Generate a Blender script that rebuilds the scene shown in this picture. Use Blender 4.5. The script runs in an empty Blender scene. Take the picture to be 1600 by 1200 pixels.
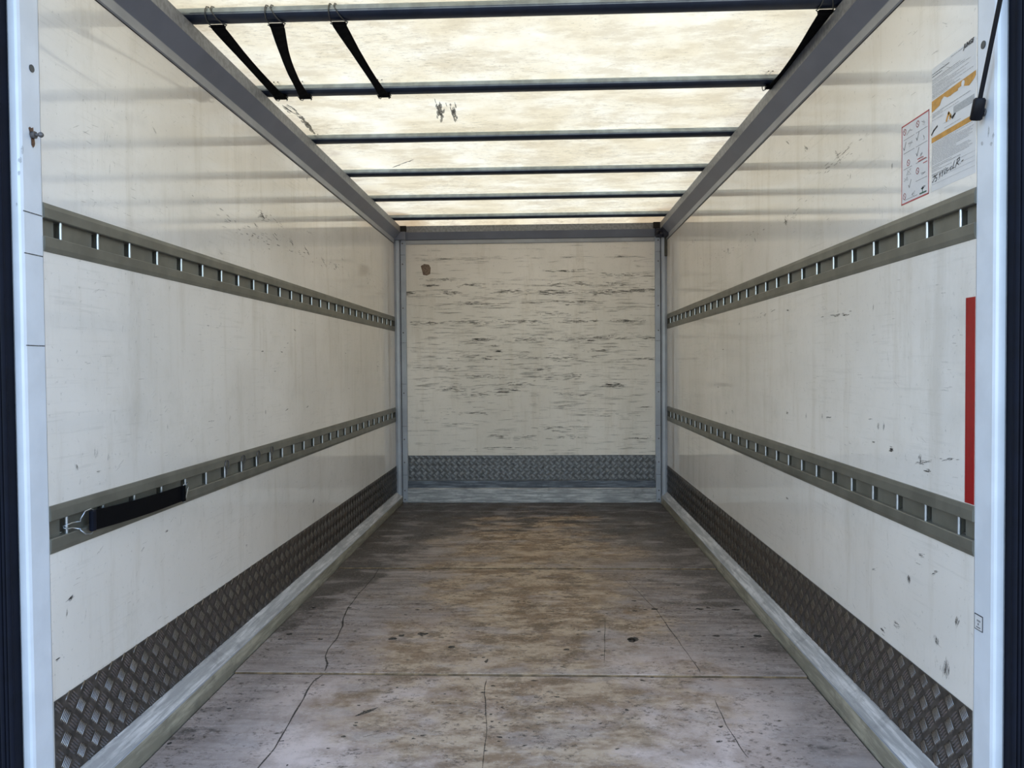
import bpy, math, random
from mathutils import Vector, noise
random.seed(7)
S = bpy.context.scene
COL = S.collection

# ------------------------------------------------------------------ camera
FPX, YAW, PITCH, ROLL = 1225.0, -0.0395, -0.0237, -0.0075
CAM = Vector((1.1471, 0.0, 1.07))
F = Vector((math.sin(YAW)*math.cos(PITCH), math.cos(YAW)*math.cos(PITCH), math.sin(PITCH)))
R0 = F.cross(Vector((0, 0, 1))).normalized()
U0 = R0.cross(F)
RR = math.cos(ROLL)*R0 + math.sin(ROLL)*U0
UU = -math.sin(ROLL)*R0 + math.cos(ROLL)*U0
cd = bpy.data.cameras.new('camera')
cam = bpy.data.objects.new('camera', cd)
COL.objects.link(cam)
cd.sensor_width = 36
cd.lens = 36*FPX/1600
cd.clip_start = 0.02
from mathutils import Matrix
mm = Matrix((RR, UU, -F)).transposed().to_4x4()
mm.translation = CAM
cam.matrix_world = mm
S.camera = cam

# ------------------------------------------------------------------ light
wd = bpy.data.worlds.new('World')
S.world = wd
wd.use_nodes = True
wn = wd.node_tree.nodes
wl = wd.node_tree.links
bg = wn['Background']
sky = wn.new('ShaderNodeTexSky')
sky.sky_type = 'NISHITA'
sky.sun_disc = False
sky.sun_elevation = math.radians(52)
sky.sun_rotation = math.radians(20)
sky.air_density = 1.3
sky.dust_density = 1.5
wl.new(sky.outputs[0], bg.inputs[0])
bg.inputs[1].default_value = 0.70
sd = bpy.data.lights.new('sun', 'SUN')
sd.energy = 4.6
sd.angle = math.radians(1.5)
sd.color = (1.0, 0.95, 0.86)
sun = bpy.data.objects.new('sun', sd)
COL.objects.link(sun)
# the sun stands high over the front of the truck, so none of it enters by the door
sun.rotation_euler = (math.radians(-38), 0, math.radians(-20))
S.view_settings.view_transform = 'Standard'
S.view_settings.look = 'None'
S.view_settings.exposure = 0.0
S.view_settings.gamma = 1.0
S.view_settings.use_curve_mapping = False
S.cycles.max_bounces = 14
S.cycles.diffuse_bounces = 10
S.cycles.glossy_bounces = 6
S.cycles.sample_clamp_indirect = 10

# ------------------------------------------------------------------ constants
W = 2.10          # inner width
Y0, Y1 = 1.768, 6.06   # wall panels from rear frame to front wall
H = 2.20          # roof skin
ZU, ZL = 1.3975, 0.6945


def hit(px, py, ax, v):
    """point of the plane axis=v seen at a photo pixel (1600x1200)"""
    d = F + (px-800)/FPX*RR - (py-600)/FPX*UU
    t = (v-CAM[ax])/d[ax]
    return CAM+t*d


# ------------------------------------------------------------------ node materials
MATS = {}


def new_mat(name):
    m = bpy.data.materials.new(name)
    m.use_nodes = True
    MATS[name] = m
    return m, m.node_tree.nodes, m.node_tree.links, m.node_tree.nodes['Principled BSDF']


class G:
    """tiny node graph helper"""
    def __init__(s, n, l):
        s.n, s.l = n, l
        tc = n.new('ShaderNodeTexCoord')
        s.co = tc.outputs['Object']

    def map(s, scale=(1, 1, 1), loc=(0, 0, 0), rot=(0, 0, 0), src=None):
        m = s.n.new('ShaderNodeMapping')
        m.inputs['Scale'].default_value = scale
        m.inputs['Location'].default_value = loc
        m.inputs['Rotation'].default_value = rot
        s.l.new(src or s.co, m.inputs['Vector'])
        return m.outputs[0]

    def noise(s, scale, detail=4, rough=.55, vec=None, dist=0):
        t = s.n.new('ShaderNodeTexNoise')
        t.inputs['Scale'].default_value = scale
        t.inputs['Detail'].default_value = detail
        t.inputs['Roughness'].default_value = rough
        t.inputs['Distortion'].default_value = dist
        s.l.new(vec or s.co, t.inputs['Vector'])
        return t.outputs['Fac']

    def ramp(s, fac, a, b, lo=0.0, hi=1.0):
        t = s.n.new('ShaderNodeMapRange')
        t.interpolation_type = 'SMOOTHSTEP'
        t.inputs['From Min'].default_value = a
        t.inputs['From Max'].default_value = b
        t.inputs['To Min'].default_value = lo
        t.inputs['To Max'].default_value = hi
        s.l.new(fac, t.inputs['Value'])
        return t.outputs[0]

    def math(s, op, a, b=0.0):
        t = s.n.new('ShaderNodeMath')
        t.operation = op
        for i, v in enumerate((a, b)):
            if isinstance(v, (int, float)):
                t.inputs[i].default_value = v
            else:
                s.l.new(v, t.inputs[i])
        return t.outputs[0]

    def mix(s, fac, a, b, mode='MIX'):
        t = s.n.new('ShaderNodeMix')
        t.data_type = 'RGBA'
        t.blend_type = mode
        for key, v in ((0, fac), (6, a), (7, b)):
            if isinstance(v, (int, float)):
                t.inputs[key].default_value = v
            elif isinstance(v, tuple):
                t.inputs[key].default_value = (*v, 1)
            else:
                s.l.new(v, t.inputs[key])
        return t.outputs[2]

    def axis(s, i):
        t = s.n.new('ShaderNodeSeparateXYZ')
        s.l.new(s.co, t.inputs[0])
        return t.outputs[i]

    def bump(s, h, strength, dist, bsdf):
        t = s.n.new('ShaderNodeBump')
        t.inputs['Strength'].default_value = strength
        t.inputs['Distance'].default_value = dist
        s.l.new(h, t.inputs['Height'])
        s.l.new(t.outputs[0], bsdf.inputs['Normal'])


def plain(name, col, rough=.5, metal=0.0, var=.12, scale=12, spec=.5, bump=0.0):
    m, n, l, b = new_mat(name)
    g = G(n, l)
    f = g.noise(scale, 5)
    dark = tuple(c*(1-var*2) for c in col)
    c = g.mix(g.ramp(f, .35, .65), dark, col)
    l.new(c, b.inputs['Base Color'])
    b.inputs['Roughness'].default_value = rough
    b.inputs['Metallic'].default_value = metal
    b.inputs['Specular IOR Level'].default_value = spec
    if bump:
        g.bump(g.noise(scale*8, 3), bump, .002, b)
    return m


# white gloss GRP faced plywood of the side walls
def wall_mat(name, streak_axis, streaks, r0=.05, r1=.09, spec=.85):
    m, n, l, b = new_mat(name)
    g = G(n, l)
    base = g.mix(g.ramp(g.noise(1.1, 3), .35, .7), (.70, .655, .61), (.80, .755, .715))
    # grimy veil in soft patches
    veil = g.ramp(g.noise(3, 8, .75), .45, .8, 0, .30)
    c = g.mix(veil, base, (.42, .39, .33))
    # fine horizontal rub marks
    sc = (4, 4, 90) if streak_axis else (4, 4, 60)
    st = g.noise(1.0, 6, .65, g.map(sc))
    gate = g.ramp(g.noise(2.3, 6, .7), .44, .60)
    f = g.math('MULTIPLY', g.ramp(st, .53, .66, 0, streaks), gate)
    c = g.mix(f, c, (.12, .11, .10))
    up = g.noise(1.0, 6, .7, g.map((9, 9, 1.2), (2, 0, 1)))
    c = g.mix(g.ramp(up, .50, .68, 0, .22), c, (.45, .38, .29))
    # tiny specks
    sp = g.ramp(g.noise(60, 5, .75), .60, .68, 0, .30)
    c = g.mix(sp, c, (.12, .11, .10))
    l.new(c, b.inputs['Base Color'])
    b.inputs['Roughness'].default_value = .2
    l.new(g.ramp(g.noise(2, 3, .5), .35, .75, r0, r1), b.inputs['Roughness'])
    b.inputs['Specular IOR Level'].default_value = spec
    h = g.math('ADD', g.noise(1.4, 2), g.math('MULTIPLY', g.noise(160, 2), .02))
    g.bump(h, .12, .003, b)
    return m


M_wall = wall_mat('wall_panel_white', True, .10)
M_back = wall_mat('front_wall_white', False, .55, .38, .5, .3)

# translucent roof sheet (light comes from the sky above it)
m, n, l, b = new_mat('roof_sheet')
g = G(n, l)
c = g.mix(g.ramp(g.noise(3, 6, .65), .35, .7), (.80, .69, .47), (.93, .86, .67))
c = g.mix(g.ramp(g.noise(1.0, 8, .75, g.map((3, 6, 5))), .45, .60, 0, .55), c, (.60, .49, .31))
sp = g.math('MULTIPLY', g.ramp(g.noise(60, 8, .85, g.map((.7, 1.2, 1))), .54, .64, 0, .62), g.ramp(g.noise(3.2, 5, .65), .45, .62))
c = g.mix(sp, c, (.30, .22, .13))
fk = g.math('MULTIPLY', g.ramp(g.noise(1.0, 9, .85, g.map((22, 60, 1))), .52, .60, 0, .50), g.ramp(g.noise(1.7, 6, .7), .46, .56))
c = g.mix(fk, c, (.34, .27, .17))
# rust-brown seep along the two sides and the front
ex = g.math('ABSOLUTE', g.math('SUBTRACT', g.axis(0), W/2))
edge = g.math('ADD', g.ramp(ex, .72, 1.02, 0, .42), g.ramp(g.axis(1), 5.55, 6.05, 0, .42))
edge = g.math('ADD', edge, g.math('MULTIPLY', g.noise(6, 5, .7), .55))
c = g.mix(g.ramp(edge, .58, .92, 0, .65), c, (.36, .22, .10))
df = n.new('ShaderNodeBsdfDiffuse')
tr = n.new('ShaderNodeBsdfTranslucent')
mx = n.new('ShaderNodeMixShader')
mx.inputs[0].default_value = .30
l.new(c, df.inputs[0])
l.new(c, tr.inputs[0])
l.new(df.outputs[0], mx.inputs[1])
l.new(tr.outputs[0], mx.inputs[2])
l.new(mx.outputs[0], n['Material Output'].inputs[0])
M_roof = m

# worn phenolic plywood floor
m, n, l, b = new_mat('floor_plywood')
g = G(n, l)
grain = g.noise(1.0, 8, .7, g.map((4, 26, 3)))
base = g.mix(g.ramp(grain, .40, .60), (.17, .135, .12), (.28, .232, .208))
# paler tone towards the door
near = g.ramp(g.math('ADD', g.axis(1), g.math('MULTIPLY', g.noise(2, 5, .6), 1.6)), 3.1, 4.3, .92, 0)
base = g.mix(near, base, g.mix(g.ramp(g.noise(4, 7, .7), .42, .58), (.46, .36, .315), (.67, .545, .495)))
cx = g.math('ABSOLUTE', g.math('SUBTRACT', g.axis(0), 1.08))
# grey film along both sides
side = g.math('ADD', cx, g.math('MULTIPLY', g.math('SUBTRACT', g.noise(1.5, 5, .6), .5), 1.0))
base = g.mix(g.ramp(side, .52, .9, 0, .68), base, g.mix(g.ramp(grain, .4, .6), (.16, .138, .132), (.27, .235, .225)))
# tan wear down the middle
mid = g.math('ADD', cx, g.math('MULTIPLY', g.math('SUBTRACT', g.noise(2.6, 8, .7), .5), 2.2))
base = g.mix(g.ramp(mid, .70, .15, 0, .85), base, g.mix(g.ramp(g.noise(5, 8, .75, g.map((1, 2, 1))), .42, .58), (.215, .135, .072), (.46, .345, .235)))
brown = g.math('MULTIPLY', g.ramp(g.noise(1.0, 8, .78, g.map((6, 8, 1), (1, 2, 0))), .50, .58, 0, .72), g.math('MULTIPLY', g.ramp(mid, .75, .25), g.ramp(g.axis(1), 2.5, 2.9, .55, 1)))
base = g.mix(brown, base, (.115, .075, .045))
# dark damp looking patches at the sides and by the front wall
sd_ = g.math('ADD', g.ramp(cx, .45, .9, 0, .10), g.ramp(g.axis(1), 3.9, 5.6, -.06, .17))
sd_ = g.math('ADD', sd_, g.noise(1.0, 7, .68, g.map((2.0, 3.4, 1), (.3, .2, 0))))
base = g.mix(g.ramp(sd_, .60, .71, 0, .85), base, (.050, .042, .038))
# long black stains by the front wall and in the far left corner
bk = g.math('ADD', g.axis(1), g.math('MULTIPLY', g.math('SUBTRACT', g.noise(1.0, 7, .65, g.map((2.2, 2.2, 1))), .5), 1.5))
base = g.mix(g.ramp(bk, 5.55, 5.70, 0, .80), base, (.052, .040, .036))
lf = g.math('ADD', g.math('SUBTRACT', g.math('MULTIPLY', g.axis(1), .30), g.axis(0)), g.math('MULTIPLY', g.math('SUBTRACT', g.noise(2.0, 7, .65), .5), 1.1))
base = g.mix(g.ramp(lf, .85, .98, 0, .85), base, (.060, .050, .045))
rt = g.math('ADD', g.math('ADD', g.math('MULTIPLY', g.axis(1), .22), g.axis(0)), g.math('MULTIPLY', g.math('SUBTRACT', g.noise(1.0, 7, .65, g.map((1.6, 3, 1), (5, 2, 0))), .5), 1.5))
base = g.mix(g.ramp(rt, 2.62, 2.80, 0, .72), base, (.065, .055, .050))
# grey bloom
base = g.mix(g.ramp(g.noise(3.5, 5, .6, g.map((1, 2, 1), (3, 1, 0))), .52, .64, 0, .38), base, (.42, .37, .36))
sp = g.math('MULTIPLY', g.ramp(g.noise(44, 8, .85, g.map((.8, 1.1, 1))), .53, .60, 0, .85), g.ramp(g.noise(3.2, 6, .7), .42, .54))
base = g.mix(sp, base, (.05, .037, .03))
sp2 = g.ramp(g.noise(90, 4, .8), .56, .66, 0, .40)
base = g.mix(sp2, base, (.55, .50, .45))
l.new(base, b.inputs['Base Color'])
l.new(g.ramp(g.noise(6, 4), .3, .7, .42, .62), b.inputs['Roughness'])
b.inputs['Specular IOR Level'].default_value = .3
g.bump(g.math('ADD', g.noise(180, 3, .6), g.math('MULTIPLY', grain, 1.2)), .45, .0015, b)
M_floor = m


def scratched(name, c1, c2, metal, rough, sc):
    m, n, l, b = new_mat(name)
    g = G(n, l)
    st = g.noise(1.0, 7, .7, g.map(sc))
    c = g.mix(g.ramp(st, .42, .66), c1, c2)
    c = g.mix(g.ramp(g.noise(9, 6, .7), .5, .7, 0, .5), c, tuple(x*.55 for x in c1))
    l.new(c, b.inputs['Base Color'])
    b.inputs['Metallic'].default_value = metal
    b.inputs['Roughness'].default_value = rough
    b.inputs['Specular IOR Level'].default_value = .25
    g.bump(st, .4, .001, b)
    return m


M_kick = scratched('worn_aluminium_skirting', (.33, .33, .34), (.64, .63, .64), .15, .45, (40, 3, 60))
M_kickedge = scratched('skirting_edge', (.26, .24, .19), (.48, .44, .35), .2, .5, (30, 3, 30))
M_kickb = scratched('worn_aluminium_skirting_front', (.26, .265, .28), (.56, .56, .58), .25, .45, (5, 40, 70))
M_kickdark = scratched('scuffed_blue_black_strip', (.075, .085, .11), (.20, .23, .28), .2, .4, (6, 40, 80))
M_cant = plain('grey_painted_aluminium', (.20, .215, .27), .34, .1, .06, 5)
M_lip = plain('grey_aluminium_lip', (.36, .37, .40), .4, .1, .08, 6)
M_band = plain('speckled_grey_aluminium', (.27, .275, .29), .5, .1, .16, 60)
M_post = plain('blue_grey_corner_post', (.35, .38, .45), .35, .1, .08, 6)
M_frame = plain('white_grey_door_frame', (.68, .71, .77), .3, .05, .04, 9)
M_rail = plain('olive_grey_lashing_rail', (.185, .178, .148), .42, .35, .12, 9)
M_pocket = plain('shaded_grimy_pocket', (.075, .072, .062), .6, .2, .2, 30)  # some grime, plus the shade inside the pockets put into the colour
M_zinc = plain('zinc_plated_steel', (.55, .60, .66), .28, .9, .08, 40)
M_wire = plain('dull_steel_wire', (.13, .13, .12), .45, .5, .1, 40)
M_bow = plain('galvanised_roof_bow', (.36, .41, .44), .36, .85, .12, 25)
M_bowd = plain('shaded_bow_underside', (.018, .028, .055), .35, .2, .1, 25)  # underside shade put into the colour of the galvanised bow
M_web = plain('black_webbing', (.003, .003, .004), .8, 0, .1, 60, .08, .4)
M_rubber = plain('black_rubber', (.003, .0045, .012), .75, 0, .15, 20, .18)
M_black = plain('black_plastic', (.005, .005, .008), .5, 0, .1, 30, .2)
M_bracket = plain('dark_blue_plastic', (.018, .020, .040), .45, 0, .3, 60, bump=.5)
M_steelrust = plain('rusty_steel', (.16, .15, .15), .5, .6, .25, 90)
M_rust = plain('rust_stain', (.16, .085, .05), .8, 0, .3, 120)
M_red = plain('red_reflective_strip', (.30, .008, .010), .3, 0, .05, 40)
M_paper = plain('white_sticker', (.66, .65, .66), .3, 0, .03, 10)
M_paper2 = plain('pale_sticker', (.66, .655, .68), .3, 0, .03, 10)
M_orange = plain('orange_print', (.56, .27, .045), .4, 0, .12, 60)
M_ink = plain('black_ink', (.03, .03, .035), .5, 0, .1, 60)
M_greyink = plain('grey_ink', (.17, .17, .18), .5, 0, .1, 60)
M_lightink = plain('pale_grey_ink', (.42, .42, .43), .5, 0, .1, 200)
M_redink = plain('red_print', (.42, .05, .06), .4, 0, .05, 60)
M_green = plain('green_print', (.03, .10, .07), .5, 0, .05, 60)
M_gap = plain('black_gap_sealant', (.015, .013, .012), .8, 0, .1, 40)
M_brown = plain('brown_glue_residue', (.24, .17, .13), .8, 0, .28, 160)
M_tread = plain('checker_plate_ribs', (.34, .33, .33), .24, 1.0, .10, 30)
M_plate = plain('checker_plate_ground', (.080, .068, .060), .5, .3, .25, 40)
M_tread_b = plain('checker_ribs_front', (.27, .275, .29), .3, .9, .12, 30)
M_plate_b = plain('checker_ground_front', (.13, .135, .15), .45, .5, .2, 40)
M_asphalt = plain('asphalt', (.16, .16, .165), .9, 0, .2, 30)
M_outer = plain('outer_white_paint', (.7, .7, .7), .3, 0, .03, 5)


def trans_mark(name, col, alpha):
    m, n, l, b = new_mat(name)
    g = G(n, l)
    b.inputs['Base Color'].default_value = (*col, 1)
    b.inputs['Roughness'].default_value = .6
    f = g.ramp(g.noise(220, 3, .7), .35, .6, alpha*.35, alpha)
    l.new(f, b.inputs['Alpha'])
    return m


M_scuff = trans_mark('dark_rub_mark', (.05, .045, .04), .5)
M_scuffb = trans_mark('black_rub_mark', (.035, .03, .027), .70)
M_scuff2 = trans_mark('deep_scratch', (.03, .028, .025), .95)
M_scuff3 = trans_mark('faint_rub_mark', (.10, .09, .08), .32)
M_rusty = trans_mark('rust_seep', (.20, .08, .03), .7)


# ------------------------------------------------------------------ mesh helper
class MB:
    def __init__(s):
        s.v, s.f, s.m, s.sm = [], [], [], []

    def add(s, vs, fs, mi=0, smooth=False):
        o = len(s.v)
        s.v += [tuple(v) for v in vs]
        for f in fs:
            s.f.append(tuple(i+o for i in f))
            s.m.append(mi)
            s.sm.append(smooth)
        return s

    def box(s, x0, x1, y0, y1, z0, z1, mi=0, bev=0.0):
        if bev <= 0:
            vs = [(x, y, z) for x in (x0, x1) for y in (y0, y1) for z in (z0, z1)]
            fs = [(0, 1, 3, 2), (4, 6, 7, 5), (0, 4, 5, 1), (2, 3, 7, 6), (0, 2, 6, 4), (1, 5, 7, 3)]
            return s.add(vs, fs, mi)
        import bmesh
        bm = bmesh.new()
        bmesh.ops.create_cube(bm, size=1)
        for v in bm.verts:
            v.co = ((x0+x1)/2+v.co.x*(x1-x0), (y0+y1)/2+v.co.y*(y1-y0), (z0+z1)/2+v.co.z*(z1-z0))
        bmesh.ops.bevel(bm, geom=bm.edges[:], offset=bev, segments=2, affect='EDGES', profile=.5)
        bm.verts.index_update()
        s.add([v.co[:] for v in bm.verts], [[v.index for v in f.verts] for f in bm.faces], mi)
        bm.free()
        return s

    def prism(s, prof, axis, a, b, mi=0, closed=True, smooth=False, mats=None):
        """extrude a 2-D profile along an axis: axis 0 -> (y,z), 1 -> (x,z), 2 -> (x,y)"""
        def P(p, t):
            return {0: (t, p[0], p[1]), 1: (p[0], t, p[1]), 2: (p[0], p[1], t)}[axis]
        n = len(prof)
        vs = [P(p, a) for p in prof]+[P(p, b) for p in prof]
        k = n if closed else n-1
        for i in range(k):
            j = (i+1) % n
            s.add([vs[i], vs[j], vs[n+j], vs[n+i]], [(0, 1, 2, 3)], mats[i] if mats else mi, smooth)
        if closed:
            s.add(vs, [tuple(range(n-1, -1, -1)), tuple(range(n, 2*n))], mi)
        return s

    def tube(s, pts, r, seg=8, mi=0, cap=True):
        pts = [Vector(p) for p in pts]
        rs = r if isinstance(r, (list, tuple)) else [r]*len(pts)
        rings = []
        ref = None
        for i, p in enumerate(pts):
            t = (pts[min(i+1, len(pts)-1)]-pts[max(i-1, 0)]).normalized()
            if ref is None:
                ref = Vector((0, 0, 1)) if abs(t.z) < .9 else Vector((1, 0, 0))
            u = t.cross(ref)
            if u.length < 1e-5:
                ref = Vector((0, 1, 0))
                u = t.cross(ref)
            u.normalize()
            w = t.cross(u).normalized()
            ref = -w if ref.dot(-w) > 0 else w
            rings.append([p+rs[i]*(math.cos(2*math.pi*k/seg)*u+math.sin(2*math.pi*k/seg)*w) for k in range(seg)])
        vs = [v for ring in rings for v in ring]
        fs = []
        for i in range(len(pts)-1):
            for k in range(seg):
                a, b = i*seg+k, i*seg+(k+1) % seg
                fs.append((a, b, b+seg, a+seg))
        s.add(vs, fs, mi, True)
        if cap:
            s.add(rings[0], [tuple(range(seg-1, -1, -1))], mi)
            s.add(rings[-1], [tuple(range(seg))], mi)
        return s

    def ball(s, c, r, mi=0, su=10, sv=7):
        c = Vector(c)
        vs = [c+Vector((r*math.sin(math.pi*j/sv)*math.cos(2*math.pi*i/su), r*math.sin(math.pi*j/sv)*math.sin(2*math.pi*i/su), r*math.cos(math.pi*j/sv))) for j in range(sv+1) for i in range(su)]
        fs = [(j*su+i, j*su+(i+1) % su, (j+1)*su+(i+1) % su, (j+1)*su+i) for j in range(sv) for i in range(su)]
        return s.add(vs, fs, mi, True)

    def mesh(s, name, mats):
        me = bpy.data.meshes.new(name)
        me.from_pydata(s.v, [], s.f)
        for m in (mats if isinstance(mats, (list, tuple)) else [mats]):
            me.materials.append(m)
        me.polygons.foreach_set('material_index', s.m)
        me.polygons.foreach_set('use_smooth', s.sm)
        me.update()
        return me

    def build(s, name, mats, parent=None):
        o = bpy.data.objects.new(name, s.mesh(name, mats))
        COL.objects.link(o)
        if parent is not None:
            attach(o, parent)
        return o


def attach(o, parent):
    o.parent = parent
    o.matrix_parent_inverse = Matrix.Translation(parent.location).inverted()


def tag(o, label, cat, group=None, kind=None):
    if label: o['label'] = label
    if cat: o['category'] = cat
    if group: o['group'] = group
    if kind: o['kind'] = kind
    return o


def thing(name, loc, label, cat, group=None):
    o = bpy.data.objects.new(name, None)
    o.empty_display_size = .05
    o.location = loc
    COL.objects.link(o)
    return tag(o, label, cat, group)


def struct(o, label=None):
    o['kind'] = 'structure'
    if label: o['label'] = label
    return o


# ------------------------------------------------------------------ shell
struct(MB().box(-25, 25, -25, 25, -1.05, -1.0).build('ground', M_asphalt), 'grey asphalt yard under the truck')



def side_wall(x0, x1, name, label):
    b = MB()
    for z0, z1 in ((-.02, ZL-.0215), (ZL+.0215, ZU-.0215), (ZU+.0215, 2.06)):
        b.box(x0, x1, Y0-.002, Y1+.06, z0, z1)
    return struct(b.build(name, M_wall), label)


wl_ = side_wall(-.03, 0, 'wall_left', 'white glossy left side wall of the cargo box')
wr_ = side_wall(W, W+.03, 'wall_right', 'white glossy right side wall of the cargo box')
wb_ = struct(MB().box(0, W, 6.085, 6.12, -.02, 2.15).build('wall_back', M_back), 'white front wall streaked with dark horizontal rub marks')
rv, rf = [], []
for i, (y, z) in enumerate(((1.66, H), (5.80, H), (5.92, H-.004), (6.00, H-.020), (6.055, 2.153), (6.14, 2.153))):
    rv += [(-.03, y, z), (W+.03, y, z)]
    if i: rf.append((2*i-2, 2*i-1, 2*i+1, 2*i))
cl_ = struct(MB().add(rv, rf, 0, True).build('ceiling', M_roof), 'cream translucent roof sheet lit by daylight')

fl_ = struct(MB().box(.0, W, 1.66, 6.1, -.06, -.017, 0).build('floor', M_gap), 'worn grey brown plywood floor in three sheets')
K = .0486
M_ply = plain('raw_plywood_edge', (.25, .165, .09), .8, 0, .3, 25)


def sheet(y0, y1, top, gap=.003):
    b = MB()
    x0, x1 = K+.006, W-K-.006
    nx = 40
    # slightly wavy near edge, rounded over
    prof = [(-.0, -.016), (.0, top-.006), (.0015, top-.002), (.006, top)]
    rows = []
    for (dy, z) in prof:
        rows.append([(x0+(x1-x0)*i/nx, y0+dy+.0012*noise.noise(Vector((i*.7, y0*9, 0))), z) for i in range(nx+1)])
    rows.append([(x0+(x1-x0)*i/nx, y1-gap, top) for i in range(nx+1)])
    rows.append([(x0+(x1-x0)*i/nx, y1-gap, -.016) for i in range(nx+1)])
    vs = [v for r in rows for v in r]
    w = nx+1
    fs = [(j*w+i, j*w+i+1, (j+1)*w+i+1, (j+1)*w+i) for j in range(len(rows)-1) for i in range(nx)]
    fs.append([j*w for j in range(len(rows)-1, -1, -1)])
    fs.append([j*w+nx for j in range(len(rows))])
    b.add(vs, fs)
    # raw ply edge shows along the near side
    for i in range(2*nx):
        b.m[i] = 1
    return b.build('floor_sheet', [M_floor, M_ply], fl_)


# the sheets lie on the bearer deck below
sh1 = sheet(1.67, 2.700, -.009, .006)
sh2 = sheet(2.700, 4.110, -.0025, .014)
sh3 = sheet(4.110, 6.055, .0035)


def floor_crack(pts, w, name='crack'):
    b = MB()
    P = [hit(x, y, 2, .0) for x, y in pts]
    # subdivide with a little wander
    Q = []
    for a, c in zip(P[:-1], P[1:]):
        for k in range(5):
            p = a.lerp(c, k/5)
            Q.append(p+Vector((.004*noise.noise(p*9), 0, 0)))
    Q.append(P[-1])
    vs = []
    for i, q in enumerate(Q):
        d = (Q[min(i+1, len(Q)-1)]-Q[max(i-1, 0)]).normalized()
        nrm = Vector((-d.y, d.x, 0))
        ww = 1.6*w*(.35+.9*abs(noise.noise(q*7)))*(.3 if i in (0, len(Q)-1) else 1)
        z = (-.009 if q.y < 2.70 else -.0025 if q.y < 4.11 else .0035)+.0006
        vs += [(q.x+nrm.x*ww, q.y+nrm.y*ww, z), (q.x-nrm.x*ww, q.y-nrm.y*ww, z)]
    fs = [(2*i, 2*i+1, 2*i+3, 2*i+2) for i in range(len(Q)-1)]
    b.add(vs, fs)
    return b.build(name, M_scuff2, fl_)


floor_crack([(596, 880), (585, 900), (565, 922), (545, 947), (536, 965), (535, 978), (525, 998), (512, 1014), (509, 1024), (511, 1036), (507, 1048)], .0030)
floor_crack([(505, 1050), (490, 1060), (478, 1078), (465, 1103), (445, 1138), (428, 1165), (412, 1185), (400, 1200), (388, 1216)], .0026)
floor_crack([(974, 903), (995, 922), (1026, 953), (1045, 980), (1070, 1015), (1085, 1034), (1094, 1050)], .0016)
floor_crack([(761, 1058), (757, 1080), (760, 1120), (758, 1160), (753, 1200)], .0016)
floor_crack([(1117, 1090), (1135, 1128), (1155, 1160), (1170, 1180)], .0015)
floor_crack([(567, 1147), (590, 1142), (605, 1138), (630, 1135)], .0013)
floor_crack([(945, 965), (945, 1000), (944, 1035)], .0012)

# pits and chips in the floor
b = MB()


def blob(b, c, rx, ry, ax, off, rot=0, n=9, jit=.35):
    """ragged flat patch on the plane normal to axis ax"""
    vs = []
    for k in range(n):
        a = 2*math.pi*k/n
        r = 1-jit*random.random()
        u, v = rx*r*math.cos(a), ry*r*math.sin(a)
        u, v = u*math.cos(rot)-v*math.sin(rot), u*math.sin(rot)+v*math.cos(rot)
        p = [0, 0, 0]
        o1, o2 = {0: (1, 2), 1: (0, 2), 2: (0, 1)}[ax]
        p[ax] = off
        p[o1] = c[o1]+u
        p[o2] = c[o2]+v
        vs.append(p)
    b.add(vs, [tuple(range(n))])


def floor_z(y):
    return (-.009 if y < 2.70 else -.0025 if y < 4.11 else .0035)+.0008


pits = [(452, 990, 8, 3), (500, 998, 7, 2.5), (546, 949, 6, 2), (490, 949, 5, 2), (652, 952, 6, 2), (673, 952, 4, 2), (992, 954, 7, 2.5), (991, 938, 7, 2), (1093, 951, 9, 3), (1107, 949, 6, 3), (1150, 952, 9, 3), (1120, 993, 10, 4), (1184, 993, 9, 4), (1022, 951, 9, 3), (1019, 1054, 5, 2), (1126, 1131, 6, 2.5), (979, 1105, 5, 2),
        (537, 1146, 7, 2.5), (554, 1129, 6, 2), (556, 1125, 5, 1.5), (561, 1098, 6, 1.5), (1060, 914, 5, 1.5), (615, 997, 12, 5), (628, 992, 8, 4), (660, 990, 14, 6), (990, 998, 14, 6), (885, 1014, 8, 3), (675, 837, 7, 3), (660, 834, 4, 2), (988, 1000, 9, 8), (760, 1032, 5, 6), (706, 1010, 9, 4), (1160, 1010, 5, 2), (1140, 1030, 3, 1.5), (449, 1191, 3, 2), (302, 1145, 3, 2), (265, 1157, 5, 3), (438, 998, 5, 2)]
for (x, y, rx, ry) in pits:
    c = hit(x, y, 2, 0)
    k = c.y/FPX
    blob(b, c, rx*k*.8, ry*k*2.3*.8, 2, floor_z(c.y), random.uniform(-.2, .2), 9, .5)
# long chip
c0 = hit(573, 1108, 2, 0)
blob(b, c0, .010, .052, 2, floor_z(c0.y), -.75, 11, .35)
for k in range(150):
    x, y = random.gauss(1.0, .42), random.choice((random.uniform(2.15, 2.69), random.gauss(3.3, .4), random.uniform(2.75, 6)))
    if not (.1 < x < 2.0 and 2.1 < y < 6) or abs(y-2.7) < .02 or abs(y-4.11) < .02:
        continue
    r = random.uniform(.002, .007)
    blob(b, (x, y, 0), r*random.uniform(1, 2.5), r, 2, floor_z(y), random.uniform(-.5, .5), 7, .5)
b.build('floor_chips', M_scuff2, fl_)['kind'] = 'stuff'

# ------------------------------------------------------------------ roof side rails, front header and posts


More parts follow.
